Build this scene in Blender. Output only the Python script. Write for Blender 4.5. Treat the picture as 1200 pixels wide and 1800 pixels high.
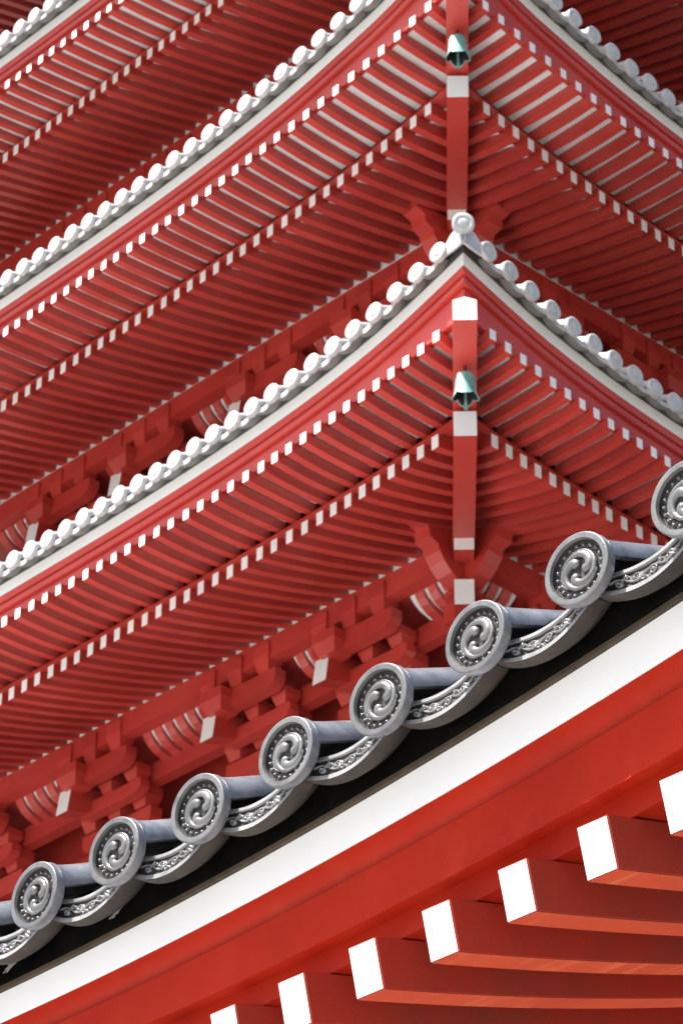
import bpy, bmesh, math, random
from mathutils import Vector, Matrix
random.seed(7)
R = math.radians
S2 = 2 ** 0.5
EYE = 1.6
scene = bpy.context.scene
for o in list(bpy.data.objects):
    bpy.data.objects.remove(o)
COL = scene.collection

# ------------------------------------------------------------------ camera
cam_d = bpy.data.cameras.new('camera')
cam = bpy.data.objects.new('camera', cam_d)
COL.objects.link(cam)
rt = Vector((0.99963259, 0.0269449, 0.00294315))
up = Vector((0.01171255, -0.52732422, 0.84958341))
fw = Vector((-0.02444394, 0.84923679, 0.52744607))
m = Matrix((rt, up, -fw)).transposed().to_4x4()
m.translation = Vector((-0.52129551, 0.0, EYE))
cam.matrix_world = m
cam_d.sensor_fit = 'VERTICAL'
cam_d.sensor_height = 36.0
cam_d.sensor_width = 24.0
cam_d.lens = 5571.7226 / 1800.0 * 36.0
cam_d.clip_start = 0.1
cam_d.clip_end = 2000.0
cam_d.dof.use_dof = True
cam_d.dof.focus_distance = 7.3
cam_d.dof.aperture_fstop = 20.0
scene.camera = cam

# ------------------------------------------------------------------ world, sun, exposure
SUN_EL = R(63.5)
SUN_DIR = Vector((-0.839 * math.cos(SUN_EL), -0.545 * math.cos(SUN_EL), math.sin(SUN_EL)))
world = bpy.data.worlds.new('World')
scene.world = world
world.use_nodes = True
wn = world.node_tree
wn.nodes.clear()
w_out = wn.nodes.new('ShaderNodeOutputWorld')
w_bg = wn.nodes.new('ShaderNodeBackground')
w_sky = wn.nodes.new('ShaderNodeTexSky')
w_sky.sky_type = 'NISHITA'
w_sky.sun_disc = False
w_sky.sun_elevation = SUN_EL
w_sky.sun_rotation = math.atan2(SUN_DIR.x, SUN_DIR.y)
w_sky.air_density = 1.0
w_sky.dust_density = 5.0
w_bg.inputs['Strength'].default_value = 0.075
wn.links.new(w_sky.outputs[0], w_bg.inputs[0])
wn.links.new(w_bg.outputs[0], w_out.inputs[0])
sun_d = bpy.data.lights.new('sun', 'SUN')
sun_d.energy = 5.0
sun_d.angle = R(0.53)
sun_d.color = (1.0, 0.965, 0.92)
sun = bpy.data.objects.new('sun', sun_d)
COL.objects.link(sun)
sun.rotation_euler = SUN_DIR.to_track_quat('Z', 'Y').to_euler()
sun.location = SUN_DIR * 60
scene.view_settings.view_transform = 'Standard'
scene.view_settings.look = 'None'
scene.view_settings.gamma = 1.0
scene.view_settings.exposure = 1.57
scene.view_settings.use_curve_mapping = False
scene.render.engine = 'CYCLES'
scene.cycles.max_bounces = 6
scene.cycles.diffuse_bounces = 2


# ------------------------------------------------------------------ materials
def mat(name, base, rough=0.5, var=None, vscale=6.0, vstretch=(1, 1, 1), bump=0.0, bscale=60.0,
        metallic=0.0, spec=0.5, lo=0.35, hi=0.7, second=None, detail=5.0, objvar=0.0):
    """Principled paint/tile: base colour mixed with `var` by object-space noise, optional second stain layer."""
    mt = bpy.data.materials.new(name)
    mt.use_nodes = True
    nt = mt.node_tree
    p = nt.nodes['Principled BSDF']
    p.inputs['Base Color'].default_value = (*base, 1)
    p.inputs['Roughness'].default_value = rough
    p.inputs['Metallic'].default_value = metallic
    p.inputs['Specular IOR Level'].default_value = spec
    geo = nt.nodes.new('ShaderNodeNewGeometry')
    last = None

    def layer(color_in, colour, scale, stretch, lo_, hi_, fac):
        mp = nt.nodes.new('ShaderNodeMapping')
        mp.inputs['Scale'].default_value = stretch
        nt.links.new(geo.outputs['Position'], mp.inputs['Vector'])
        nz = nt.nodes.new('ShaderNodeTexNoise')
        nz.inputs['Scale'].default_value = scale
        nz.inputs['Detail'].default_value = detail
        nz.inputs['Roughness'].default_value = 0.6
        nt.links.new(mp.outputs[0], nz.inputs['Vector'])
        rm = nt.nodes.new('ShaderNodeMapRange')
        rm.inputs['From Min'].default_value = lo_
        rm.inputs['From Max'].default_value = hi_
        rm.inputs['To Max'].default_value = fac
        nt.links.new(nz.outputs['Fac'], rm.inputs['Value'])
        mx = nt.nodes.new('ShaderNodeMix')
        mx.data_type = 'RGBA'
        if color_in is None:
            mx.inputs[6].default_value = (*base, 1)
        else:
            nt.links.new(color_in, mx.inputs[6])
        mx.inputs[7].default_value = (*colour, 1)
        nt.links.new(rm.outputs[0], mx.inputs[0])
        return mx.outputs[2]
    if var:
        last = layer(last, var, vscale, vstretch, lo, hi, 1.0)
    if second:
        last = layer(last, *second)
    if objvar > 0 and last is not None:
        oi = nt.nodes.new('ShaderNodeObjectInfo')
        rm = nt.nodes.new('ShaderNodeMapRange')
        rm.inputs['To Min'].default_value = 1.0 - objvar
        rm.inputs['To Max'].default_value = 1.0 + objvar
        nt.links.new(oi.outputs['Random'], rm.inputs['Value'])
        hs = nt.nodes.new('ShaderNodeHueSaturation')
        nt.links.new(rm.outputs[0], hs.inputs['Value'])
        nt.links.new(last, hs.inputs['Color'])
        last = hs.outputs[0]
    if last is not None:
        nt.links.new(last, p.inputs['Base Color'])
    if bump > 0:
        nz = nt.nodes.new('ShaderNodeTexNoise')
        nz.inputs['Scale'].default_value = bscale
        nz.inputs['Detail'].default_value = 4
        nt.links.new(geo.outputs['Position'], nz.inputs['Vector'])
        bp = nt.nodes.new('ShaderNodeBump')
        bp.inputs['Strength'].default_value = bump
        bp.inputs['Distance'].default_value = 0.01
        nt.links.new(nz.outputs['Fac'], bp.inputs['Height'])
        nt.links.new(bp.outputs[0], p.inputs['Normal'])
    return mt


M = {}
# near hall
M['hall_red'] = mat('vermilion_paint', (0.285, 0.014, 0.0036), 0.55, (0.215, 0.0085, 0.0026), 1.6, bump=0.05, bscale=25, spec=0.1,
                    second=((0.30, 0.024, 0.008), 9.0, (1, 1, 1), 0.52, 0.75, 0.6))
M['hall_side'] = mat('weathered_vermilion', (0.31, 0.022, 0.010), 0.6, (0.18, 0.030, 0.016), 1.8, (1.0, 1.0, 0.5),
                     lo=0.44, hi=0.66, second=((0.17, 0.035, 0.018), 60.0, (1.0, 1.0, 0.05), 0.55, 0.75, 0.5), bump=0.06, bscale=80)
M['hall_under'] = mat('grained_vermilion', (0.36, 0.050, 0.015), 0.5, (0.30, 0.034, 0.010), 2.5,
                      second=((0.46, 0.13, 0.05), 30.0, (0.12, 0.12, 2.2), 0.54, 0.74, 0.65), bump=0.08, bscale=40)
M['white'] = mat('white_paint', (0.635, 0.645, 0.645), 0.5, (0.595, 0.60, 0.60), 3.0, bump=0.04, bscale=30,
                second=((0.55, 0.53, 0.49), 22.0, (1.0, 1.0, 0.12), 0.62, 0.85, 0.5))
M['black'] = mat('black_board', (0.0025, 0.0025, 0.0025), 0.6, (0.005, 0.0045, 0.004), 12.0, spec=0.0)
M['brown'] = mat('brown_edge', (0.06, 0.043, 0.028), 0.8, (0.035, 0.026, 0.018), 20.0, spec=0.2)
M['flake'] = mat('peeling_plaster', (0.22, 0.22, 0.21), 0.9, (0.14, 0.14, 0.13), 60.0)
M['tile'] = mat('smoked_tile', (0.155, 0.165, 0.18), 0.26, (0.065, 0.072, 0.084), 14.0, bump=0.12, bscale=160, spec=0.6,
                second=((0.19, 0.187, 0.175), 34.0, (1, 1, 1), 0.58, 0.75, 0.5), objvar=0.14)
M['tile_face'] = mat('smoked_tile_relief', (0.118, 0.121, 0.124), 0.32, (0.06, 0.062, 0.064), 22.0, bump=0.15, bscale=220, spec=0.6,
                     second=((0.135, 0.122, 0.095), 30.0, (1, 1, 1), 0.56, 0.75, 0.6), objvar=0.14)
M['tile_plate'] = mat('smoked_tile_sunlit', (0.22, 0.225, 0.23), 0.34, (0.12, 0.125, 0.13), 26.0, bump=0.12, bscale=200, spec=0.6, objvar=0.12)  # raised plate faces lightened beyond wear to paint in their sunlit white
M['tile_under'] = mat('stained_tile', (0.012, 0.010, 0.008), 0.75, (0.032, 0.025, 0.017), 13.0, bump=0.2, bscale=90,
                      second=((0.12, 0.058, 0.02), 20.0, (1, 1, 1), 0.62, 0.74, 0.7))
M['moss'] = mat('moss_and_soil', (0.02, 0.017, 0.010), 0.95, (0.05, 0.045, 0.012), 40.0, bump=0.6, bscale=60)
# pagoda
M['pag_red'] = mat('pagoda_vermilion', (0.53, 0.054, 0.040), 0.36, (0.43, 0.034, 0.025), 0.9, spec=0.6, objvar=0.10)
M['pag_white'] = mat('pagoda_white', (0.83, 0.825, 0.81), 0.55, (0.78, 0.775, 0.755), 1.3, objvar=0.05)
M['pag_deck'] = mat('shaded_roof_tile', (0.13, 0.132, 0.135), 0.6, (0.09, 0.092, 0.095), 2.0)  # darkened for the shade between tile ridges and to bounce less light
M['pag_under'] = mat('pagoda_tile_underside_shaded', (0.20, 0.20, 0.19), 0.7, (0.14, 0.14, 0.13), 4.0)  # tile colour darkened to paint in the underside shading
M['tile_floor'] = mat('smoked_tile_recess_shade', (0.016, 0.0165, 0.017), 0.45, (0.032, 0.030, 0.026), 40.0, bump=0.2, bscale=220, spec=0.5)  # recess tone: dark patina plus painted shade, assigned by relief height
M['pag_tile'] = mat('pagoda_tile', (0.50, 0.505, 0.51), 0.5, (0.38, 0.385, 0.39), 7.0)
M['pag_dark'] = mat('pagoda_eave_shadow_board', (0.09, 0.09, 0.085), 0.7)  # dark grey paints the shade line between tiles and white fascia
M['bronze'] = mat('verdigris_bronze', (0.10, 0.25, 0.22), 0.6, (0.26, 0.43, 0.37), 7.0, metallic=0.0)
M['iron'] = mat('dark_iron', (0.025, 0.025, 0.027), 0.7, spec=0.2)
M['town'] = mat('dark_ground', (0.10, 0.10, 0.09), 0.95, (0.07, 0.075, 0.06), 0.1)
M['added_dark'] = mat('bounce_cutting_ground', (0.12, 0.115, 0.10), 0.95, (0.09, 0.085, 0.07), 1.2)
M['ground'] = mat('stone_paving', (0.55, 0.545, 0.535), 0.85, (0.49, 0.485, 0.475), 0.6)


# ------------------------------------------------------------------ mesh helpers
class MB:
    def __init__(self):
        self.v, self.f, self.mi = [], [], []

    def add(self, verts, faces, mi=0):
        n = len(self.v)
        self.v += [tuple(p) for p in verts]
        for k, f in enumerate(faces):
            self.f.append(tuple(i + n for i in f))
            self.mi.append(mi[k] if isinstance(mi, (list, tuple)) else mi)

    def loft(self, rings, mi=0, cap0=None, cap1=None, closed=True, side_mi=None):
        """rings: equal-length point lists; side_mi: material per ring edge."""
        n = len(self.v)
        k = len(rings[0])
        for r in rings:
            self.v += [tuple(p) for p in r]
        for i in range(len(rings) - 1):
            for j in range(k if closed else k - 1):
                a, b = n + i * k + j, n + i * k + (j + 1) % k
                self.f.append((a, b, b + k, a + k))
                self.mi.append(side_mi[j] if side_mi else mi)
        if cap0 is not None:
            self.f.append(tuple(n + j for j in reversed(range(k))))
            self.mi.append(cap0)
        if cap1 is not None:
            b0 = n + (len(rings) - 1) * k
            self.f.append(tuple(b0 + j for j in range(k)))
            self.mi.append(cap1)

    def box(self, x0, x1, y0, y1, z0, z1, mi=0):
        self.loft([[(x0, y0, z0), (x1, y0, z0), (x1, y0, z1), (x0, y0, z1)],
                   [(x0, y1, z0), (x1, y1, z0), (x1, y1, z1), (x0, y1, z1)]], mi, mi, mi)

    def mesh(self, name, mats, smooth=False):
        me = bpy.data.meshes.new(name)
        me.from_pydata(self.v, [], self.f)
        for mt in mats:
            me.materials.append(mt)
        me.polygons.foreach_set('material_index', self.mi)
        bm = bmesh.new()
        bm.from_mesh(me)
        bmesh.ops.recalc_face_normals(bm, faces=bm.faces)
        bm.to_mesh(me)
        bm.free()
        if smooth:
            me.polygons.foreach_set('use_smooth', [True] * len(me.polygons))
        me.update()
        return me


def link(name, me, parent=None, mw=None):
    o = bpy.data.objects.new(name, me)
    COL.objects.link(o)
    if parent:
        o.parent = parent
    if mw is not None:
        o.matrix_local = mw
    return o


def sharpen(me, ang=35):
    """smooth shading with sharp edges above `ang` degrees."""
    me.polygons.foreach_set('use_smooth', [True] * len(me.polygons))
    bm = bmesh.new()
    bm.from_mesh(me)
    for e_ in bm.edges:
        if len(e_.link_faces) == 2 and e_.calc_face_angle(0) > R(ang):
            e_.smooth = False
    bm.to_mesh(me)
    bm.free()
    return me


def bevelled(me, w, seg=2):
    bm = bmesh.new()
    bm.from_mesh(me)
    es = [e_ for e_ in bm.edges if len(e_.link_faces) == 2 and e_.calc_face_angle(0) > R(30)]
    bmesh.ops.bevel(bm, geom=es, offset=w, segments=seg, affect='EDGES', clamp_overlap=True)
    bm.to_mesh(me)
    bm.free()
    return me


def tag(o, label=None, cat=None, group=None, kind=None):
    if label:
        o['label'] = label
    if cat:
        o['category'] = cat
    if group:
        o['group'] = group
    if kind:
        o['kind'] = kind
    return o


def interp(tab, t):
    """smooth (Catmull-Rom style Hermite) interpolation of a (t, z) table."""
    if t <= tab[0][0]:
        (a, za), (b, zb) = tab[0], tab[1]
        return za + (t - a) * (zb - za) / (b - a)
    if t >= tab[-1][0]:
        return tab[-1][1]
    for i in range(len(tab) - 1):
        if t <= tab[i + 1][0]:
            break
    (x0, y0), (x1, y1) = tab[i], tab[i + 1]
    h = x1 - x0

    def slope(j):
        if j == 0:
            return (tab[1][1] - tab[0][1]) / (tab[1][0] - tab[0][0])
        if j == len(tab) - 1:
            return 0.0
        return (tab[j + 1][1] - tab[j - 1][1]) / (tab[j + 1][0] - tab[j - 1][0])
    s = (t - x0) / h
    m0, m1 = slope(i) * h, slope(i + 1) * h
    return ((2 * s**3 - 3 * s**2 + 1) * y0 + (s**3 - 2 * s**2 + s) * m0 + (-2 * s**3 + 3 * s**2) * y1 + (s**3 - s**2) * m1)


# ------------------------------------------------------------------ ground
g = MB()
N = 24
for i in range(N):
    for j in range(N):
        x0, x1 = -400 + 800 * i / N, -400 + 800 * (i + 1) / N
        y0, y1 = -300 + 800 * j / N, -300 + 800 * (j + 1) / N
        g.add([(x0, y0, 0), (x1, y0, 0), (x1, y1, 0), (x0, y1, 0)], [(0, 1, 2, 3)])
tag(link('ground', g.mesh('ground', [M['town']])), kind='structure')
g = MB()
for i in range(12):
    for j in range(24):
        x0, x1 = -36 + 38.5 * i / 12, -36 + 38.5 * (i + 1) / 12
        y0, y1 = -22 + 84 * j / 24, -22 + 84 * (j + 1) / 24
        g.add([(x0, y0, .004), (x1, y0, .004), (x1, y1, .004), (x0, y1, .004)], [(0, 1, 2, 3)])
tag(link('courtyard_paving', g.mesh('courtyard_paving', [M['ground']])), kind='structure')

g = MB()  # added dark ground sheet, out of view, cuts bounce onto the right soffits
for i in range(12):
    for j in range(12):
        x0, x1 = 2.5 + 12 * i, 2.5 + 12 * (i + 1)
        y0, y1 = -40 + 16 * j, -40 + 16 * (j + 1)
        g.add([(x0, y0, .004), (x1, y0, .004), (x1, y1, .004), (x0, y1, .004)], [(0, 1, 2, 3)])
tag(link('added_dark_ground', g.mesh('added_dark_ground', [M['added_dark']])), kind='structure')

# ================================================================== PAGODA
PAG_Y = 40.5
LD = Vector((-1, 1, 0)) / S2      # along the left eave, away from the near corner
RD = Vector((1, 1, 0)) / S2       # along the right eave, away from the near corner
ROTL = Matrix.Rotation(R(-45), 4, 'Z')
ROTR = Matrix.Rotation(R(45), 4, 'Z')
VF, VB, VP = 0.237, 1.137, 3.037   # insets of flying tips, base tips, purlin behind the tile discs

FB = [(0, 20.175), (.45, 20.063), (1.16, 19.922), (1.87, 19.818), (2.59, 19.738), (3.31, 19.68), (4.09, 19.64), (4.88, 19.618), (5.67, 19.602), (6.5, 19.596), (9, 19.594)]
BBt = [(0, 19.59), (.47, 19.52), (1.18, 19.44), (1.9, 19.38), (2.66, 19.343), (3.44, 19.32), (4.2, 19.303), (5, 19.297), (9, 19.294)]
DB = [(0, 21.09), (.41, 20.955), (1.4, 20.672), (2.4, 20.483), (3.42, 20.366), (4.45, 20.293), (5.47, 20.251), (6.5, 20.231), (9, 20.215)]
FA = [(0, 25.21), (.48, 25.08), (1.28, 24.893), (2.08, 24.75), (2.88, 24.652), (3.66, 24.58), (4.42, 24.515), (5.18, 24.47), (5.95, 24.444), (7, 24.435), (9, 24.43)]
BAt = [(0, 24.65), (.5, 24.552), (1.28, 24.418), (2.06, 24.322), (2.82, 24.27), (3.59, 24.237), (4.5, 24.215), (5.5, 24.205), (9, 24.2)]
DA = [(0, 26.20), (.41, 26.04), (1.4, 25.69), (2.06, 25.54), (3.06, 25.35), (4.1, 25.219), (5.12, 25.14), (6.15, 25.096), (7.19, 25.077), (9, 25.07)]


def shift(tab, dz):
    return [(t, z + dz) for t, z in tab]


def frange(a, b, s):
    out = []
    while a < b:
        out.append(a)
        a += s
    return out


def series(t0, p1, n1, p2, tmax):
    out, t, k = [], t0, 0
    while t < tmax:
        out.append(t)
        t += p1 if k < n1 else p2
        k += 1
    return out


class Tier:
    def __init__(s, cF, F, B, D, zP, dzc, fly, base, d0, dp, soff=-.012):
        s.soff = soff
        s.cD = cF - VF * S2
        s.F, s.B, s.D, s.zP, s.dzc = F, B, D, zP, dzc
        s.half = (PAG_Y - s.cD) / S2
        s.fly, s.base, s.d0, s.dp = fly, base, d0, dp

    def fold(s, t, v):
        """distance from the nearest corner for a point t along the disc line, row inset v."""
        return max(0.0, (t if t <= s.half else 2 * s.half - t) - v)

    def zD(s, t):
        return interp(s.D, s.fold(t, 0))

    def zF(s, t):
        return interp(s.F, s.fold(t, VF))

    def zB(s, t):
        return interp(s.B, s.fold(t, VB))

    def P(s, face, t, v, z):
        a, b = (LD, RD) if face == 'L' else (RD, LD)
        p = Vector((0, s.cD, 0)) + a * t + b * v
        return Vector((p.x, p.y, z + EYE))


TB = Tier(28.343, FB, BBt, DB, 19.75, 0.0, (0.445, .238, 12, .2625), (0.475, .237, 8, .26), 0.41, 0.3395)
TA = Tier(28.622, FA, BAt, DA, 24.585, 5.035, (0.485, .2665, 10, .2553), (0.50, .2585, 99, .2585), 0.36, 0.3395, .014)
TZ = Tier(28.902, shift(FA, 4.755), shift(BAt, 4.80), shift(DA, 4.735), 29.445, 9.79, (.378, .253, 99, .253), (.473, .2505, 99, .2505), 0.23, 0.3395, .034)
TY = Tier(29.18, shift(FA, 9.5), shift(BAt, 9.55), shift(DA, 9.47), 34.2, 14.54, (.378, .253, 99, .253), (.473, .2505, 99, .2505), 0.23, 0.3395)
TC = Tier(28.04, shift(FB, -5.78), shift(BBt, -5.78), shift(DB, -5.78), 13.97, -5.78, (.445, .25, 99, .25), (.475, .25, 99, .25), 0.16, 0.3395)


# ---- shared pagoda tile meshes: local X along the eave (to the right seen from outside), Y inward, Z up
def revolve_tile(rad, cyl_r, length, slope, prof, mi_face=0):
    mb = MB()
    n = 26
    rings = []
    for r, y in prof:
        rings.append([(r * math.cos(2 * math.pi * k / n), y, r * math.sin(2 * math.pi * k / n)) for k in range(n)])
    mb.loft(rings, 0, 0, None)
    # half-round body climbing the roof
    m_ = 15
    body = []
    for y in (0.03, 0.05, length):
        rr = cyl_r * (1.12 if y == 0.03 else 1.0)
        body.append([(rr * math.cos(math.pi * k / (m_ - 1)), y, rr * math.sin(math.pi * k / (m_ - 1)) * 1.0 + slope * y) for k in range(m_)] +
                    [(-rr, y, slope * y - 0.035), (-rr + .02, y, slope * y - 0.035), (-rr + .02, y, slope * y + rr * .55), (rr - .02, y, slope * y + rr * .55),
                     (rr - .02, y, slope * y - 0.035), (rr, y, slope * y - 0.035)])
    mb.loft(body, 0, 0, 0)
    return mb


prof_p = [(0.001, -0.012), (0.03, -0.010), (0.052, -0.006), (0.057, -0.001), (0.080, -0.001), (0.086, -0.006), (0.110, -0.006), (0.119, 0.0), (0.120, 0.05), (0.092, 0.065)]
ME_PT = sharpen(revolve_tile(.12, .090, .95, .5, prof_p).mesh('pagoda_round_tile', [M['pag_tile']]), 40)


def pan_mesh(pitch, zt, kt, zb, kb, y0, depth, slope, mat_, under, nx=14, thick=0.03):
    mb = MB()
    w = pitch * 0.5
    xs = [-w + 2 * w * i / nx for i in range(nx + 1)]
    T = lambda x: zt + kt * x * x
    Bm = lambda x: zb + kb * x * x
    # front plate
    rings = []
    for x in xs:
        rings.append([(x, y0, Bm(x)), (x, y0, T(x)), (x, y0 + 0.03, T(x) + .03 * slope), (x, y0 + 0.03, Bm(x))])
    mb.loft(rings, 0, 0, 0, True, [0, 0, 0, 1])
    # pan body
    rings = []
    for x in xs:
        rings.append([(x, y0 + .031, Bm(x) + .002), (x, y0 + .031, T(x) - .003 + .03 * slope),
                      (x, y0 + depth, T(x) - .003 + depth * slope), (x, y0 + depth, T(x) - thick + depth * slope), (x, y0 + .075, Bm(x) + .012)])
    mb.loft(rings, 0, 1, 1, True, [1, 0, 0, 1, 1])
    return mb


ME_PP = sharpen(pan_mesh(.3395, -.064, 1.7, -.132, 2.1, .05, .7, .5, None, None).mesh('pagoda_pan_tile', [M['pag_tile'], M['pag_under']]), 40)

pagoda = link('pagoda', None)
pagoda.location = (0, PAG_Y, 0)
tag(pagoda, 'red and white multi-tiered pagoda with stacked upturned eaves behind the near hall', 'pagoda')
POFF = Matrix.Translation((0, -PAG_Y, 0))   # children are modelled in world space


def part(name, mb, mats, parent, smooth=False, kind=None):
    me = mb if isinstance(mb, bpy.types.Mesh) else mb.mesh(name, mats, smooth)
    o = link(name, me, parent, POFF if parent is pagoda else Matrix.Identity(4))
    if kind:
        o['kind'] = kind
    return o


def beam(mb, pts_bot, width_dir, w, h, mi=0, cap=None, under=None):
    """square beam along bottom-centre points; width along width_dir, height straight up."""
    d = width_dir * (w / 2)
    up_ = Vector((0, 0, h))
    rings = [[p - d, p + d, p + d + up_, p - d + up_] for p in pts_bot]
    mb.loft(rings, mi, mi if cap is None else cap, mi)


def curve_rafter(face, tier, t, v0, z0, v1, z1, w, h, bow):
    n = 5
    pts = []
    for i in range(n + 1):
        s = i / n
        z = z0 + (z1 - z0) * s - bow * 4 * s * (1 - s)
        pts.append(tier.P(face, t, v0 + (v1 - v0) * s, z - h / 2))
    return pts


def strip(tier, face, prof, mi_list, mats, name, parent, t_end=None, n=44):
    """sweep a closed (v, dz) profile along the eave, mitred at the near corner."""
    mb = MB()
    rings = []
    for i in range(n + 1):
        s = (i / n) ** 1.25
        ring = []
        for v, dz in prof:
            t = v + s * ((t_end or (2 * tier.half - v)) - v)
            ring.append(tier.P(face, t, v, tier.zD(t) + dz))
        rings.append(ring)
    mb.loft(rings, 0, None, mi_list[0], True, mi_list)
    return part(name, mb, mats, parent)


RED = [M['pag_red'], M['pag_white']]
FH, FW_, BH, BW_ = 0.136, 0.099, 0.172, 0.108


def build_tier(T, name_label, tl_vis, tr_vis, rl_vis, rr_vis, clusters, detail=True, wall_drop=3.4):
    full_w = 2 * (T.half - VP)
    clusters = list(clusters) + [full_w - c_ + .92 for c_ in reversed(clusters) if clusters and full_w - c_ + .92 > clusters[-1] + 1.7]
    # ---- tiled roof body (the part that carries everything of this tier)
    mb = MB()
    nv, ns = 7, 26
    for fc in range(4):
        rings = []
        for i in range(ns + 1):
            s = i / ns
            ring = []
            for j in range(nv + 1):
                v = 0.10 + (5.6 - 0.10) * j / nv
                t = v + s * (2 * T.half - 2 * v)
                z = T.zD(T.fold(t, v) * (1 - 0.0) + v * 0.0) if False else None
                tt = t
                zc = T.zD(tt if tt <= T.half else 2 * T.half - tt) if v < 1.5 else T.zD(T.half) + (T.zD(tt) - T.zD(T.half)) * max(0, 1 - (v - 1.5) / 3)
                z = zc - 0.05 + 0.42 * v + 0.035 * v * v
                x = t - T.half
                y = T.half - v
                # face fc rotated about the axis
                ang = R(-45) + fc * R(90)
                c_, s_ = math.cos(ang), math.sin(ang)
                # local frame: face 0 = left (outward (-1,-1)/S2)
                p = Vector((x, -y))
                ring.append((p.x * c_ - p.y * s_, PAG_Y + p.x * s_ + p.y * c_, z + EYE))
            rings.append(ring)
        mb.loft(rings, 0, None, None, False)
    roof = part('roof', mb, [M['pag_deck']], pagoda)
    tag(roof, name_label)

    # ---- eave boards, both visible faces
    for fc in 'LR':
        strip(T, fc, [(.19, -.095), (.19, .03), (.27, .05), (.27, -.095)], [0] * 4, [M['pag_dark']], 'tile_batten', roof)
        strip(T, fc, [(.212, -.236), (.196, -.076), (.33, -.072), (.33, -.236)], [0] * 4, [M['pag_white']], 'white_fascia', roof)
        strip(T, fc, [(.236, -.318), (.222, -.278), (.217, -.239), (.36, -.239), (.36, -.318)], [0] * 5, RED, 'cavetto_board', roof)
        strip(T, fc, [(.292, -.352), (.292, -.314), (.37, -.314), (.37, -.352)], [0] * 4, RED, 'groove_board', roof)
        strip(T, fc, [(.262, -.410), (.252, -.348), (.38, -.348), (.38, -.410)], [0] * 4, RED, 'eave_board', roof)
        # board carried on the flying rafters follows the rafter curve
        mb = MB()
        rings = []
        for i in range(45):
            s = (i / 44) ** 1.25
            ring = []
            for v, k in ((.312, 0), (.308, 1), (.40, 1), (.40, 0)):
                t = v + s * (2 * T.half - 2 * v)
                z = (T.zF(t) + FH / 2 + 0.003) if k == 0 else T.zD(t) - .425
                ring.append(T.P(fc, t, v, z))
            rings.append(ring)
        mb.loft(rings, 0, None, 0)
        part('rafter_board', mb, RED, roof)
        # white soffit above the flying rafters and above the base rafters
        for nm, va, vb, za, zb in (('flying_soffit', .38, 1.30, lambda t: T.zF(t) + FH / 2 - T.soff, lambda t: T.zB(t) + .30 + FH / 2 - T.soff),
                                   ('base_soffit', 1.37, 4.45, lambda t: T.zB(t) + BH / 2 - .012, lambda t: T.zP + .08 + BH / 2 + .16 + .24)):
            mb = MB()
            rings = []
            for i in range(41):
                s = (i / 40) ** 1.2
                ring = []
                for k in (0, 1, 2, 3):
                    v = va if k in (0, 1) else vb
                    t = v + s * (2 * T.half - 2 * v)
                    z = za(t) if k in (0, 1) else zb(t)
                    ring.append(T.P(fc, t, v, z + (0.02 if k in (1, 2) else 0.002)))
                rings.append(ring)
            mb.loft(rings, 0, None, 0)
            part(nm, mb, [M['pag_white']], roof)
        # beam over the base rafter tips
        mb = MB()
        rings = []
        for i in range(41):
            s = (i / 40) ** 1.2
            ring = []
            for v, k in ((1.225, 0), (1.225, 1), (1.36, 1), (1.36, 0)):
                t = v + s * (2 * T.half - 2 * v)
                zz = T.zB(t)
                ring.append(T.P(fc, t, v, zz + BH / 2 + .022 if k == 0 else zz + .30 - FH / 2 - .004))
            rings.append(ring)
        mb.loft(rings, 0, None, 0)
        part('rafter_beam', mb, RED, roof)

    # ---- rafters
    wdir = {'L': LD, 'R': RD}
    for fc, lim in (('L', rl_vis), ('R', rr_vis)):
        rest = MB()
        nrest = 0
        full = series(*T.fly, 2 * T.half - VF * 2 - .3)
        for tr in full:
            t = tr + VF + random.uniform(-.006, .006)
            room = min(t, 2 * T.half - t)
            v1 = min(1.30, room - .10)
            if v1 - VF < .12:
                continue
            s_in = (v1 - VF) / (1.30 - VF)
            zf = T.zF(t) + random.uniform(-.006, .006)
            zi = zf + (T.zB(max(t, VB)) + .30 + .03 - zf) * s_in
            pts = curve_rafter(fc, T, t, VF, zf, v1, zi, FW_, FH, .022 * s_in)
            if lim[0] <= tr <= lim[1]:
                mb = MB()
                beam(mb, pts, wdir[fc], FW_, FH, 0, 1)
                part('flying_rafter', mb, RED, roof)
            else:
                beam(rest, pts, wdir[fc], FW_, FH, 0, 1)
                nrest += 1
        if nrest:
            part('flying_rafters_beyond', rest, RED, roof, kind='stuff')
        rest = MB()
        nrest = 0
        for tr in series(*T.base, 2 * T.half - VB * 2 - .3):
            t = tr + VB + random.uniform(-.006, .006)
            room = min(t, 2 * T.half - t)
            v1 = min(3.5, room - .12)
            if v1 - VB < .12:
                continue
            zb = T.zB(t) + random.uniform(-.006, .006)
            zi3 = T.zP + .08 + .29 * (3.5 - VP)
            s_in = (v1 - VB) / (3.5 - VB)
            zi = zb + (zi3 - zb) * s_in
            pts = curve_rafter(fc, T, t, VB, zb, v1, zi, BW_, BH, .045 * s_in)
            if lim[0] <= tr <= lim[1]:
                mb = MB()
                beam(mb, pts, wdir[fc], BW_, BH, 0, 1)
                part('base_rafter', mb, RED, roof)
            else:
                beam(rest, pts, wdir[fc], BW_, BH, 0, 1)
                nrest += 1
        if nrest:
            part('base_rafters_beyond', rest, RED, roof, kind='stuff')

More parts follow.
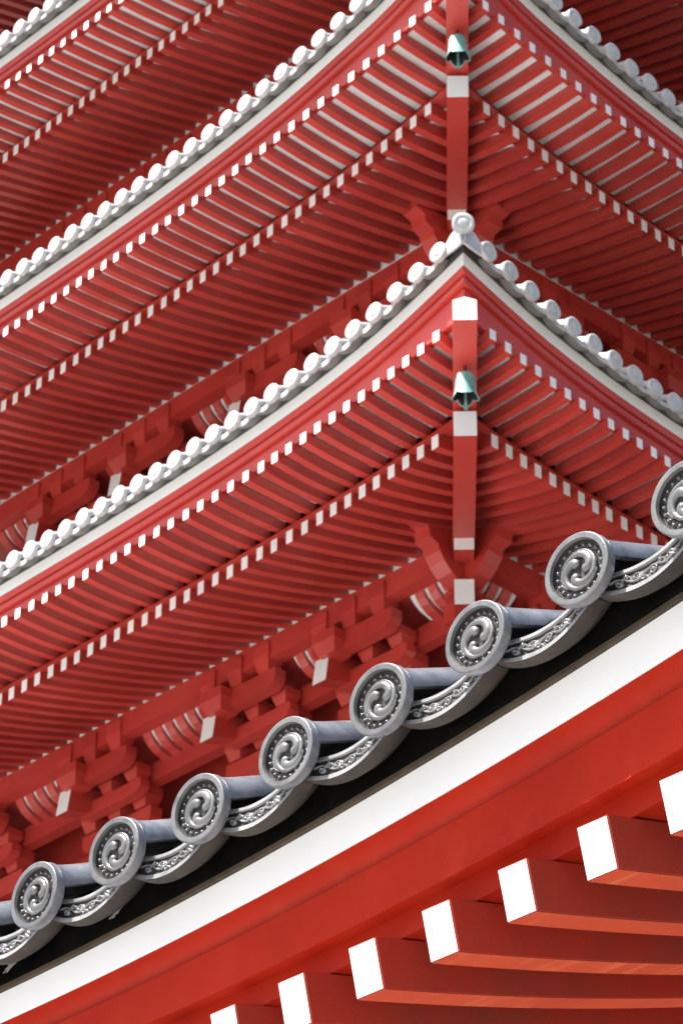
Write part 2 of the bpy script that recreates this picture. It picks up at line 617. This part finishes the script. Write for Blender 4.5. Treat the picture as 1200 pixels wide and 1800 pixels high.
    # ---- tiles along the eave
    for fc, lim in (('L', tl_vis), ('R', tr_vis)):
        rot = ROTL if fc == 'L' else ROTR
        rest_r, rest_p = MB(), MB()
        td = [T.d0 + k * T.dp for k in range(int((2 * T.half - .8) / T.dp))]
        for t in td:
            sl = (T.zD(t + .05) - T.zD(t - .05)) / .1
            sl = sl if fc == 'R' else -sl
            jit = random.uniform(-.008, .008)
            mw = Matrix.Translation(T.P(fc, t, 0, T.zD(t) + jit)) @ rot @ Matrix.Rotation(-math.atan(sl), 4, 'Y')
            tm = t + T.dp / 2
            mp = Matrix.Translation(T.P(fc, tm, 0, T.zD(tm))) @ rot @ Matrix.Rotation(-math.atan(sl), 4, 'Y')
            if lim[0] <= t <= lim[1]:
                link('round_tile', ME_PT, roof, mw)
                link('pan_tile', ME_PP, roof, mp)
            else:
                for me, acc, mm in ((ME_PT, rest_r, mw), (ME_PP, rest_p, mp)):
                    acc.add([mm @ v_.co for v_ in me.vertices], [tuple(p_.vertices) for p_ in me.polygons], [p_.material_index for p_ in me.polygons])
        if rest_r.v:
            part('round_tiles_beyond', sharpen(rest_r.mesh('t', [M['pag_tile']]), 40), None, roof, kind='stuff')
            part('pan_tiles_beyond', sharpen(rest_p.mesh('t', [M['pag_tile'], M['pag_under']]), 40), None, roof, kind='stuff')
        # corner pan
        if fc == 'L':
            zc = T.zD(0)
            for f2 in 'LR':
                prc = [(.0, -.09), (.02, .0), (.08, .05), (.16, .055), (.24, .01), (.31, -.07), (.40, -.135), (.42, -.20), (.30, -.215), (.15, -.20), (.0, -.17)]
                mbc = MB()
                mbc.loft([[T.P(f2, t_ + dv, .035 + dv, zc + z_) for t_, z_ in prc] for dv in (0, .035)], 0, 0, 0)
                part('corner_plate', mbc, [M['pag_tile']], roof)
            link('corner_tile', ME_PT, roof, Matrix.Translation(Vector((0, T.cD - .02, T.zD(0) + EYE + .02))) @ Matrix.Rotation(R(12), 4, 'X') @ Matrix.Scale(1.05, 4))

    # ---- hip rafters in the corner
    X = Vector((1, 0, 0))
    dz = T.dzc + EYE
    cF = T.cD + VF * S2

    def hip(name, d0, zb0, zt0, d1, zb1, w, peak):
        mb = MB()
        h0 = zt0 - zb0
        rings = []
        for d, zb in ((d0, zb0), ((d0 + d1) / 2, (zb0 + zb1) / 2 - .02), (d1, zb1)):
            pk = peak
            rings.append([(-w / 2, d, zb + dz), (w / 2, d, zb + dz), (w / 2, d, zb + h0 + dz), (0, d, zb + h0 + pk + dz), (-w / 2, d, zb + h0 + dz)])
        mb.loft(rings, 0, 1, 0)
        return part(name, mb, RED, roof)
    o = cF - 28.343
    hip('hip_rafter', 28.15 + o, 19.921, 20.185, 29.75 + o, 19.56, .262, .045)
    hip('hip_rafter', 29.40 + o, 19.235, 19.56, 32.6 + o, 19.43, .258, 0)
    if not detail:
        wall_tier(T, roof, wall_drop)
        return roof
    hip('corner_tail_rafter', 31.80 + o, 19.213, 19.557, 33.2 + o, 19.47, .235, 0)
    hip('corner_tail_rafter', 32.20 + o, 18.706, 19.047, 33.6 + o, 18.95, .235, 0)

    # ---- purlin, white infill, brackets
    zP = T.zP
    for fc in 'LR':
        a, b = (LD, RD) if fc == 'L' else (RD, LD)
        mb = MB()
        t0, t1 = VP, 2 * T.half - VP
        pr = [(VP, zP - .33), (VP, zP - .024), (VP + .2, zP - .024), (VP + .2, zP - .33)]
        mb.loft([[T.P(fc, t0 + (v - VP), v, z) for v, z in pr], [T.P(fc, t1, v, z) for v, z in pr]], 0, 0, 0)
        part('purlin', mb, RED, roof)
        mb = MB()
        pr = [(VP + .004, zP - .022), (VP + .004, zP + .25), (VP + .05, zP + .25), (VP + .05, zP - .022)]
        mb.loft([[T.P(fc, t0 + .1, v, z) for v, z in pr], [T.P(fc, t1, v, z) for v, z in pr]], 0, 0, 0)
        part('white_infill', mb, [M['pag_white']], roof)
        # carved purlin end past the corner
        prof = [(0.0, -.03), (.88, -.03), (.88, -.15), (.71, -.19), (.69, -.32), (.53, -.37), (.50, -.46), (.41, -.58), (.26, -.70), (.08, -.78), (-.1, -.80), (-.1, -.03)]
        mb = MB()
        rings = []
        for v in (VP - .02, VP + .23):
            ring = []
            for s, z in prof:
                ring.append(T.P(fc, VP - s * .84, v, zP + z * .92))
            rings.append(ring)
        mb.loft(rings, 0, 0, 0)
        part('carved_beam_end', mb, RED, roof)
        # second beam and coved ribs
        v2 = VP + .56
        mb = MB()
        pr = [(v2, zP - .80), (v2, zP - .53), (v2 + .18, zP - .53), (v2 + .18, zP - .80)]
        mb.loft([[T.P(fc, VP + .4, v, z) for v, z in pr], [T.P(fc, t1 - .4, v, z) for v, z in pr]], 0, 0, 0)
        part('bracket_beam', mb, RED, roof)
        cove = [(VP + .19, zP - .31), (VP + .23, zP - .38), (VP + .30, zP - .45), (VP + .40, zP - .51), (VP + .57, zP - .56)]
        ts = list(clusters)
        if fc == 'R':
            ts = ts[:2]
        spans = [(.25, ts[0] - 1.30)] + [(p + .16, q - 1.30) for p, q in zip(ts[:-1], ts[1:])] + [(ts[-1] + .16, ts[-1] + 1.2)]
        for lo, hi in spans:
            if hi - lo < .25:
                continue
            mb = MB()
            mb.loft([[T.P(fc, VP + lo, v, z + .05), T.P(fc, VP + hi, v, z + .05), T.P(fc, VP + hi, v, z + .07), T.P(fc, VP + lo, v, z + .07)] for v, z in cove], 0, 0, 0)
            part('cove_panel', mb, [M['pag_white']], roof)
            for tp in frange(lo + .06, hi, .215):
                mb = MB()
                beam(mb, [T.P(fc, tp + VP, v, z - .03) for v, z in cove], a, .135, .085)
                part('coved_rib', mb, RED, roof)
        mb = MB()
        pr = [(VP + .19, zP - .29), (VP + .19, zP - .26), (VP + 1.32, zP - .26), (VP + 1.32, zP - .29)]
        mb.loft([[T.P(fc, v + .02, v, z) for v, z in pr], [T.P(fc, 2 * T.half - v - .02, v, z) for v, z in pr]], 0, 0, 0)
        part('ceiling_board', mb, RED, roof)
        # wall beams far in
        mb = MB()
        for zz in (-1.25, -1.75):
            pr = [(VP + 1.1, zP + zz), (VP + 1.1, zP + zz + .22), (VP + 1.3, zP + zz + .22), (VP + 1.3, zP + zz)]
            mb.loft([[T.P(fc, VP + .9, v, z) for v, z in pr], [T.P(fc, t1 - .9, v, z) for v, z in pr]], 0, 0, 0)
        part('wall_beam', mb, RED, roof)

        def blk(t, v, zt, w, h, name='bracket_block'):
            m_ = MB()
            hw, hb = w / 2, w / 2 * .68
            rings = []
            for z, k in ((zt - h, hb), (zt - h * .45, hw), (zt, hw)):
                rings.append([T.P(fc, t - k, v - k, z), T.P(fc, t + k, v - k, z), T.P(fc, t + k, v + k, z), T.P(fc, t - k, v + k, z)])
            m_.loft(rings, 0, 0, 0)
            part(name, m_, RED, roof)

        def arm(t, v, zt, ln, h, th):
            m_ = MB()
            pr = [(-ln / 2, 0), (ln / 2, 0), (ln / 2, -h * .5), (ln / 2 - .04, -h * .76), (ln / 2 - .11, -h * .94), (ln / 2 - .18, -h), (-ln / 2 + .18, -h), (-ln / 2 + .11, -h * .94), (-ln / 2 + .04, -h * .76), (-ln / 2, -h * .5)]
            m_.loft([[T.P(fc, t + s, v - th / 2, zt + z) for s, z in pr], [T.P(fc, t + s, v + th / 2, zt + z) for s, z in pr]], 0, 0, 0)
            part('bracket_arm', m_, RED, roof)

        def tail(t, v, zc, w, h):
            m_ = MB()
            r = .42
            p0 = [(v - .02, zc - h / 2), (v + .03, zc + h / 2)]
            ln = 1.5
            ring = lambda k: [T.P(fc, t - w / 2, p0[0][0] + k, p0[0][1] + r * k * (0.6 + .4 * k / ln)), T.P(fc, t + w / 2, p0[0][0] + k, p0[0][1] + r * k * (0.6 + .4 * k / ln)),
                              T.P(fc, t + w / 2, p0[1][0] + k, p0[1][1] + r * .5 * k), T.P(fc, t - w / 2, p0[1][0] + k, p0[1][1] + r * .5 * k)]
            m_.loft([ring(0), ring(.35), ring(.75), ring(ln)], 0, 1, 0)
            part('tail_rafter', m_, RED, roof)
        for tc in (clusters if fc == 'L' else clusters[:2]):
            for k in (0.05, -.46, -.97):
                blk(tc + k + VP, VP + .1, zP - .11, .28, .36)
            arm(tc - .46 + VP, VP + .12, zP - .47, 1.42, .25, .18)
            for k in (.05, -.46, -.97):
                blk(tc + k + VP, VP + .40, zP - .60, .26, .22)
            arm(tc - .46 + VP, VP + .42, zP - .82, 1.30, .2, .16)
            blk(tc - .16 + VP, VP + .04, zP - .475, .40, .30)
            tail(tc + VP, VP - .05, zP - .92, .235, .36)
            for k in (-.35, -.86, .16):
                blk(tc + k + VP, VP + .66, zP - .80, .30, .30)
            arm(tc - .35 + VP, VP + .68, zP - 1.12, 1.4, .28, .2)
            blk(tc - .35 + VP, VP + .66, zP - 1.40, .40, .3)
    wall_tier(T, roof, wall_drop)
    return roof


def wall_tier(T, roof, drop):
    """storey body below this roof, one block of wall with corner and bay posts."""
    w = T.half - VP - 1.25
    z1 = T.zP + .46 + EYE
    z0 = T.zP - drop + EYE
    mb = MB()
    a = R(-45)
    c_, s_ = math.cos(a), math.sin(a)
    rings = []
    for z in (z0, z1):
        rings.append([(x * c_ - y * s_, PAG_Y + x * s_ + y * c_, z) for x, y in ((-w, -w), (w, -w), (w, w), (-w, w))])
    mb.loft(rings, 0, 0, 0)
    part('wall', mb, [M['pag_red']], roof)


build_tier(TB, 'lower visible pagoda roof with a full upturned corner and hanging bell', (0, 8.9), (0, 4.6), (0, 8.7), (0, 4.6), [2.43, 4.51, 7.39])
build_tier(TA, 'middle visible pagoda roof', (0, 8.9), (0, 4.6), (0, 8.8), (0, 5.2), [2.15, 4.205, 6.686, 8.526])
build_tier(TZ, 'upper visible pagoda roof cut off by the top of the frame', (6.5, 9.4), (9, 9), (2.2, 9.4), (2.5, 4.6), [2.1, 4.1, 6.5, 8.4])
build_tier(TY, 'topmost pagoda roof, barely in view', (20, 20), (20, 20), (20, 20), (20, 20), [], detail=False)
build_tier(TC, 'lowest pagoda roof hidden behind the near hall', (0, 1.6), (20, 20), (20, 20), (20, 20), [], detail=False, wall_drop=13.5)


# ------------------------------------------------------------------ wind bells under the corner hips
def wind_bell(T, label):
    o_ = (T.cD + VF * S2) - 28.343
    d = 28.80 + o_
    ztop = 19.83 + T.dzc + EYE
    root = link('wind_bell', None)
    root.location = (0, d, ztop)
    tag(root, label, 'bell', 'wind bells hanging under the pagoda corners')
    n = 48
    mb = MB()
    prof = [(.02, -.17), (.06, -.175), (.092, -.195), (.106, -.23), (.112, -.29), (.116, -.36), (.124, -.43), (.150, -.52)]
    rings = []
    for i, (r, z) in enumerate(prof):
        ring = []
        for k in range(n):
            th = 2 * math.pi * k / n
            lobe = abs(math.cos(2 * th))
            rr, zz = r, z
            if i == len(prof) - 1:
                zz = z + .06 * (1 - lobe ** .8)
                rr = r - .02 * (1 - lobe)
            ring.append((rr * math.cos(th), rr * math.sin(th), zz))
        rings.append(ring)
    inner = []
    for r, z in ((.138, None), (.112, -.42), (.10, -.24), (.02, -.19)):
        ring = []
        for k in range(n):
            th = 2 * math.pi * k / n
            lobe = abs(math.cos(2 * th))
            zz = z if z is not None else -.512 + .06 * (1 - lobe ** .8)
            rr = r if z is not None else r - .02 * (1 - lobe)
            ring.append((rr * math.cos(th), rr * math.sin(th), zz))
        inner.append(ring)
    mb.loft(rings + inner, 0, 0, 0)
    for i in range(len(mb.mi)):
        if i // n >= len(prof):
            mb.mi[i] = 1
    me = sharpen(mb.mesh('bell_body', [M['bronze'], M['iron']]), 45)
    link('bell_body', me, root)
    mb = MB()
    for r, z0, z1 in ((.012, .10, -.17), (.03, -.02, -.06), (.022, -.12, -.18)):
        mb.loft([[(r * math.cos(2 * math.pi * k / 10), r * math.sin(2 * math.pi * k / 10), z) for k in range(10)] for z in (z0, z1)], 0, 0, 0)
    link('hanger', mb.mesh('hanger', [M['iron']], False), root)
    mb = MB()
    mb.box(-.011, .011, -.006, .006, -.66, -.22)
    mb.box(-.018, .018, -.007, .007, -.66, -.56)
    link('clapper', mb.mesh('clapper', [M['bronze']]), root)
    return root


wind_bell(TB, 'green bronze wind bell hanging under the lower pagoda corner')
wind_bell(TA, 'green bronze wind bell hanging under the upper pagoda corner near the top edge')

# ================================================================== NEAR HALL EAVE
G0 = Vector((-1.46689516, 7.00375488, 3.26790613 + EYE))
EU = Vector((1, -1, 0)) / S2      # along the eave to the right
EV = Vector((1, 1, 0)) / S2       # inward
GP = 0.30


def zd(u):
    k = max(u / GP, -1.22)
    return 0.00691379 * k + 0.00283407 * k * k


def H(u, v, z):
    p = G0 + EU * u + EV * v
    return Vector((p.x, p.y, p.z + z))


hall = link('temple_hall', None)
hall.location = (G0.x, G0.y, 0)
tag(hall, 'near red temple hall eave with grey round crest tiles, black board and white fascia', 'temple hall')
HOFF = Matrix.Translation((-G0.x, -G0.y, 0))


def hpart(name, mb, mats, parent=None, smooth=False):
    me = mb if isinstance(mb, bpy.types.Mesh) else mb.mesh(name, mats, smooth)
    return link(name, me, parent or hall, HOFF if parent is None else Matrix.Identity(4))


U0, U1 = -3.3, 3.9


def hstrip(name, prof, mats, side_mi=None, bev=0.0, n=60):
    """prof: (v, a, b): z = zd(u) + a + b * (u - .8)."""
    mb = MB()
    rings = []
    for i in range(n + 1):
        u = U0 + (U1 - U0) * i / n
        rings.append([H(u, v, zd(u) + a + b * (u - .8)) for v, a, b in prof])
    mb.loft(rings, 0, 0, 0, True, side_mi)
    me = mb.mesh(name, mats)
    if bev:
        bevelled(me, bev, 2)
    return hpart(name, sharpen(me, 30), None)


hstrip('black_board', [(.128, -.098, .004), (.128, .03, 0), (.30, .03, 0), (.30, -.098, .004)], [M['black']])
hstrip('brown_batten', [(.139, -.1095, .004), (.139, -.0985, .004), (.28, -.0985, .004), (.28, -.1095, .004)], [M['brown']])
hstrip('white_fascia', [(.15, -.2045, -.008), (.15, -.110, .004), (.30, -.110, .004), (.30, -.2045, -.008)], [M['white']], bev=.0015)
hstrip('cavetto_board', [(.1525, -.206, -.008), (.166, -.2095, -.009), (.180, -.2155, -.010), (.191, -.2235, -.011), (.200, -.232, -.012), (.206, -.2475, -.0125), (.31, -.2475, -.0125), (.31, -.206, -.008)], [M['hall_red']])
hstrip('eave_board', [(.1945, -.371, -.03), (.1915, -.2505, -.0125), (.30, -.2505, -.0125), (.30, -.371, -.03)], [M['hall_red']], bev=.0018)


def raft_top(u):
    return zd(u) - .4626 - .033 * (u - 1.046)


def raft_rise(v):
    return .24 * v + .035 * v * v


# board on the rafters
mb = MB()
rings = []
for i in range(61):
    u = U0 + (U1 - U0) * i / 60
    zb = raft_top(u) + raft_rise(.232 - .14) + .001
    zt = zd(u) - .362 - .03 * (u - .8)
    rings.append([H(u, .232, zb), H(u, .232, zt), H(u, .33, zt), H(u, .33, zb + .02)])
mb.loft(rings, 0, 0, 0)
hpart('rafter_board', sharpen(bevelled(mb.mesh('rafter_board', [M['hall_red']]), .0015), 30), None)
# soffit boards above the rafters
mb = MB()
rings = []
for i in range(61):
    u = U0 + (U1 - U0) * i / 60
    ring = [H(u, v, raft_top(u) + raft_rise(v - .14) + .004) for v in (.325, .8, 1.3, 1.9, 2.3)]
    ring += [H(u, v, raft_top(u) + raft_rise(v - .14) + .03) for v in (2.3, 1.9, 1.3, .8, .325)]
    rings.append(ring)
mb.loft(rings, 0, 0, 0)
hpart('soffit', mb, [M['hall_side']])
# rafters: side faces weathered, underside grained, end white
for k in range(-15, 13):
    u = 1.003 + .2287 * k
    mb = MB()
    rings = []
    w = .0435
    zt0 = raft_top(u)
    jz = random.uniform(-.0015, .0015)
    for i in range(19):
        v = 2.25 * (i / 18) ** 1.3
        zt = zt0 + raft_rise(v) + jz
        rings.append([H(u - w, .167 + v, zt - .1155), H(u + w, .167 + v, zt - .1155), H(u + w, .14 + v, zt), H(u - w, .14 + v, zt)])
    mb.loft(rings, 0, 2, 0, True, [1, 0, 0, 0])
    me = mb.mesh('rafter', [M['hall_side'], M['hall_under'], M['white']])
    bevelled(me, .0028, 2)
    hpart('rafter', sharpen(me, 50), None)

# ---- crest tile: heightfield of rim, beads and three commas
TR_ = 0.0850


def crest_height(x, z):
    r = math.hypot(x, z) / TR_
    if r > .835:
        h = 0.0
        if r > .97:
            h = -.002 * ((r - .97) / .03) ** 2
        return h
    floor = -.016
    if r > .80:
        s = (r - .80) / .035
        return floor + (0 - floor) * (s * s * (3 - 2 * s))
    h = floor
    th = math.atan2(z, x)
    nb = 20
    kb = round(th / (2 * math.pi / nb))
    tb = kb * 2 * math.pi / nb
    d = math.hypot(x / TR_ - .69 * math.cos(tb), z / TR_ - .69 * math.sin(tb)) / .058
    if d < 1:
        h = max(h, floor + .0075 * math.sqrt(1 - d * d))
    # commas
    for th0, sx, sz in COMMA:
        for (cx, cz, hw, hh) in COMMA_P[th0]:
            dd = (x / TR_ - cx) ** 2 + (z / TR_ - cz) ** 2
            if dd < hw * hw:
                h = max(h, floor + hh * math.sqrt(1 - dd / (hw * hw)) ** .6)
    return h


COMMA = [(R(a), 0, 0) for a in (-8, 112, 232)]
COMMA_P = {}
for th0, _, _ in COMMA:
    pts = []
    for i in range(70):
        s = i / 69
        ang = th0 + R(235) * s
        rad = .225 + (.575 - .225) * (s ** .47)
        hw = .116 * (1 - s) ** .85 + .016
        pts.append((rad * math.cos(ang), rad * math.sin(ang), hw, .0065 + .006 * (1 - s)))
    COMMA_P[th0] = pts

mb = MB()
NA, radii = 150, []
NR = 52
radii = [TR_ * .835 * i / (NR - 6) for i in range(NR - 5)] + [TR_ * q for q in (.86, .93, .97, .985, 1.0)]
verts = [(0, crest_height(0, 0) * -1, 0)]
for r in radii[1:]:
    for k in range(NA):
        a = 2 * math.pi * k / NA
        x, z = r * math.cos(a), r * math.sin(a)
        verts.append((x, -crest_height(x, z), z))
faces = [(0, 1 + k, 1 + (k + 1) % NA) for k in range(NA)]
for i in range(len(radii) - 2):
    for k in range(NA):
        a = 1 + i * NA + k
        b = 1 + i * NA + (k + 1) % NA
        faces.append((a, b, b + NA, a + NA))
mb.add(verts, faces)
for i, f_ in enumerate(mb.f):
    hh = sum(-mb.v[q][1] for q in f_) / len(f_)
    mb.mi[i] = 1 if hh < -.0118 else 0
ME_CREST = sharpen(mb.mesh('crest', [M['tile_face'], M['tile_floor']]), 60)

SL = 0.47
mb = MB()
n = 48
rings = []
for r, y in ((TR_, .0022), (TR_ * 1.0, .010), (TR_ * .99, .024), (TR_ * .95, .030), (.070, .034)):
    rings.append([(r * math.cos(2 * math.pi * k / n), y, r * math.sin(2 * math.pi * k / n)) for k in range(n)])
mb.loft(rings, 0, None, 0)
m_ = 25
rings = []
CR = .0715
for y in (.022, .030, .042, .062, .10, .30, .302, .62, .622, 1.0):
    fl = {.022: .0115, .030: .0075, .042: .004, .062: .0015}.get(y, 0.0)
    rr = CR + fl + (.0 if y < .301 else -.003 if y < .621 else -.006)
    zz = SL * y * .93 - .002
    low = -.004
    ring = [(rr * math.cos(math.pi * k / (m_ - 1)), y, rr * math.sin(math.pi * k / (m_ - 1)) + zz) for k in range(m_)]
    ring += [(-rr, y, zz + low), (-rr + .016, y, zz + low), (-rr + .016, y, zz + .02), (0, y, zz + rr - .018), (rr - .016, y, zz + .02), (rr - .016, y, zz + low), (rr, y, zz + low)]
    rings.append(ring)
mb.loft(rings, 0, 0, 0)
ME_RT = sharpen(mb.mesh('round_end_tile', [M['tile']]), 38)

# ---- pan tile with arabesque front plate
PW = .150
Tz = lambda x: -.0285 + 1.9 * x * x
Bz = lambda x: -.0985 + 2.3 * x * x


def spiral(cx, cy, r0, a0, turns, n=26):
    out = []
    for i in range(n):
        s = i / (n - 1)
        r = r0 * (1 - .80 * s)
        a = a0 + turns * 2 * math.pi * s
        out.append((cx + r * math.cos(a), cy + r * math.sin(a)))
    return out


scroll = []
stem = [(-.118 + .236 * i / 60, .009 * math.sin(i / 60 * math.pi * 5)) for i in range(61)]
scroll.append((stem, .0024))
for i, cx in enumerate((-.092, -.044, .003, .050, .096)):
    sg = 1 if i % 2 == 0 else -1
    scroll.append((spiral(cx, sg * -.0035, .0118, sg * R(95), -sg * 1.35), .0021))
    scroll.append((spiral(cx + .021, sg * .011, .0060, sg * R(-120), sg * .9, 14), .0017))
    scroll.append(([(cx + .008 + .012 * s / 6, sg * (.004 + .014 * (s / 6) ** 1.5)) for s in range(7)], .0016))
SEG = []
for pts, w in scroll:
    for a, b in zip(pts[:-1], pts[1:]):
        SEG.append((a, b, w))


def plate_h(x, q):
    """q: -1 bottom .. 1 top; returns outward relief in metres."""
    half = (Tz(x) - Bz(x)) / 2
    yy = q * half
    edge = min(half - yy, (half + yy))
    top_rim, bot_rim = half - yy, half + yy
    if top_rim < .0095 or bot_rim < .0125:
        return 0.0
    f = -.0075
    if top_rim < .0115:
        return f * (top_rim - .0095) / .002
    if bot_rim < .0145:
        return f * (bot_rim - .0125) / .002
    best = 0.0
    yy2 = yy - .0015
    for (a, b, w) in SEG:
        if abs(a[0] - x) > .02:
            continue
        dx, dy = b[0] - a[0], b[1] - a[1]
        L2 = dx * dx + dy * dy + 1e-12
        s = max(0, min(1, ((x - a[0]) * dx + (yy2 - a[1]) * dy) / L2))
        d = math.hypot(x - a[0] - s * dx, yy2 - a[1] - s * dy)
        if d < w:
            best = max(best, math.sqrt(1 - (d / w) ** 2))
    return f + .0058 * best


mb = MB()
nx, nq = 190, 44
Y0 = .048
verts, faces = [], []
for i in range(nx + 1):
    x = -PW + 2 * PW * i / nx
    for j in range(nq + 1):
        q = -1 + 2 * j / nq
        z = (Tz(x) + Bz(x)) / 2 + q * (Tz(x) - Bz(x)) / 2
        # the plate leans back a little, top further in
        verts.append((x, Y0 + .017 * (q + 1) / 2 - plate_h(x, q), z))
for i in range(nx):
    for j in range(nq):
        a = i * (nq + 1) + j
        faces.append((a, a + nq + 1, a + nq + 2, a + 1))
mb.add(verts, faces)
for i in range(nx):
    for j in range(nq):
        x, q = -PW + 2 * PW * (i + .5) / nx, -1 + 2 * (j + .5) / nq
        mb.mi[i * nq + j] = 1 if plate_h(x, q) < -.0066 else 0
for zf, q, yy in ((Tz, 1, .017), (Bz, -1, .0)):
    top = [( -PW + 2 * PW * i / nx) for i in range(nx + 1)]
    ra = [(x, Y0 + yy, zf(x)) for x in top]
    rb = [(x, Y0 + yy + .016, zf(x) - (.0006 if q > 0 else -.0006)) for x in top]
    mb.loft([ra, rb], 0 if q > 0 else 2, None, None, False)
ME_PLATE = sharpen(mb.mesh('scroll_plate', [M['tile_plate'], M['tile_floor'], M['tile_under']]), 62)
mb = MB()
nx = 24
xs = [-PW + 2 * PW * i / nx for i in range(nx + 1)]
rings = []
for x in xs:
    rings.append([(x, Y0 + .013, Bz(x)), (x, Y0 + .028, Tz(x) - .0005), (x, Y0 + .05, Tz(x) + .012), (x, Y0 + .30, Tz(x) + .30 * SL * .93), (x, Y0 + 1.0, Tz(x) + SL * .93),
                  (x, Y0 + 1.0, Tz(x) - .02 + SL * .93), (x, Y0 + .11, Tz(x) - .022 + .11 * SL * .9), (x, Y0 + .075, Bz(x) + .030), (x, Y0 + .040, Bz(x) + .0015)])
mb.loft(rings, 0, 1, 1, True, [0, 0, 0, 0, 1, 1, 1, 1, 1])
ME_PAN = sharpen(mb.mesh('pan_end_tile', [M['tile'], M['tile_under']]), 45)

YOFF = {1: .003, 2: -.0075, 3: .0055, 4: -.004}
for k in range(-9, 13):
    u = k * GP
    dz = YOFF.get(k, random.uniform(-.003, .003))
    sl = (zd(u + .02) - zd(u - .02)) / .04
    mw = HOFF @ Matrix.Translation(H(u, 0, zd(u) + dz)) @ ROTL @ Matrix.Rotation(-math.atan(sl) + R(random.uniform(-1.2, 1.2)), 4, 'Y') @ Matrix.Rotation(R(random.uniform(2.0, 5.0)), 4, 'Z') @ Matrix.Rotation(R(random.uniform(-1.5, 1.5)), 4, 'X')
    o_ = link('round_end_tile', ME_RT, hall, mw)
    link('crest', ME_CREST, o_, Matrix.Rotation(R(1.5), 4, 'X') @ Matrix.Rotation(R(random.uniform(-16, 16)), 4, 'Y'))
    um = u + .148
    sl = (zd(um + .02) - zd(um - .02)) / .04
    mw = HOFF @ Matrix.Translation(H(um, random.uniform(-.002, .002), zd(um))) @ ROTL @ Matrix.Rotation(-math.atan(sl), 4, 'Y')
    o_ = link('pan_end_tile', ME_PAN, hall, mw)
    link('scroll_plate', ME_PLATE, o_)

# mud bed under the round tiles, in the dark gaps
mb = MB()
rings = []
for i in range(121):
    u = U0 + (U1 - U0) * i / 120
    j1, j2 = random.uniform(-.008, .008), random.uniform(-.006, .006)
    rings.append([H(u, .20 + j1, zd(u) - .01), H(u, .19 + j2, zd(u) + .06), H(u, 1.0, zd(u) + .06 + .80 * SL * .9), H(u, 1.0, zd(u) - .01 + .80 * SL * .9)])
mb.loft(rings, 0, 0, 0)
hpart('tile_bed', mb, [M['moss']])
# roof deck climbing to the ridge and down the far side, walls behind
mb = MB()
rings = []
UL, UR = -13.0, 5.2
for i in range(61):
    u = UL + (UR - UL) * i / 60
    zz = zd(min(max(u, -3), 4))
    rings.append([H(u, .32, zz - .05), H(u, .32, zz + .0), H(u, 3.0, zz + 1.30), H(u, 5.6, zz + 2.75), H(u, 8.2, zz + 1.30), H(u, 11.0, zz + .05), H(u, 11.0, zz - .2), H(u, 5.6, zz + 2.3)])
mb.loft(rings, 0, 0, 0)
hpart('roof_deck', mb, [M['tile']])
mb = MB()
mb.loft([[H(u, v, z) for v, z in ((2.2, -G0.z), (2.2, .62), (5.6, 2.25), (9.0, .62), (9.0, -G0.z))] for u in (UL + 2, UR - 2.4)], 0, 0, 0)
hpart('wall', mb, [M['hall_side']])
# flakes of old plaster clinging to the black board
FL = [(-.235, .03, .010, 1), (.165, .024, .007, 4)]
for u, ln, wd, sd in FL:
    rnd = random.Random(sd)
    mb = MB()
    n = 34
    ring = []
    for k in range(n):
        a = 2 * math.pi * k / n
        q = rnd.uniform(.45, 1.25)
        ring.append((u + ln * math.cos(a) * q, -.066 + .35 * ln * math.cos(a) * q + wd * math.sin(a) * q))
    mb.loft([[H(x, .1262, zd(x) + z) for x, z in ring], [H(x, .1285, zd(x) + z) for x, z in ring]], 0, 0, 0)
    hpart('plaster_flake', mb, [M['flake']])
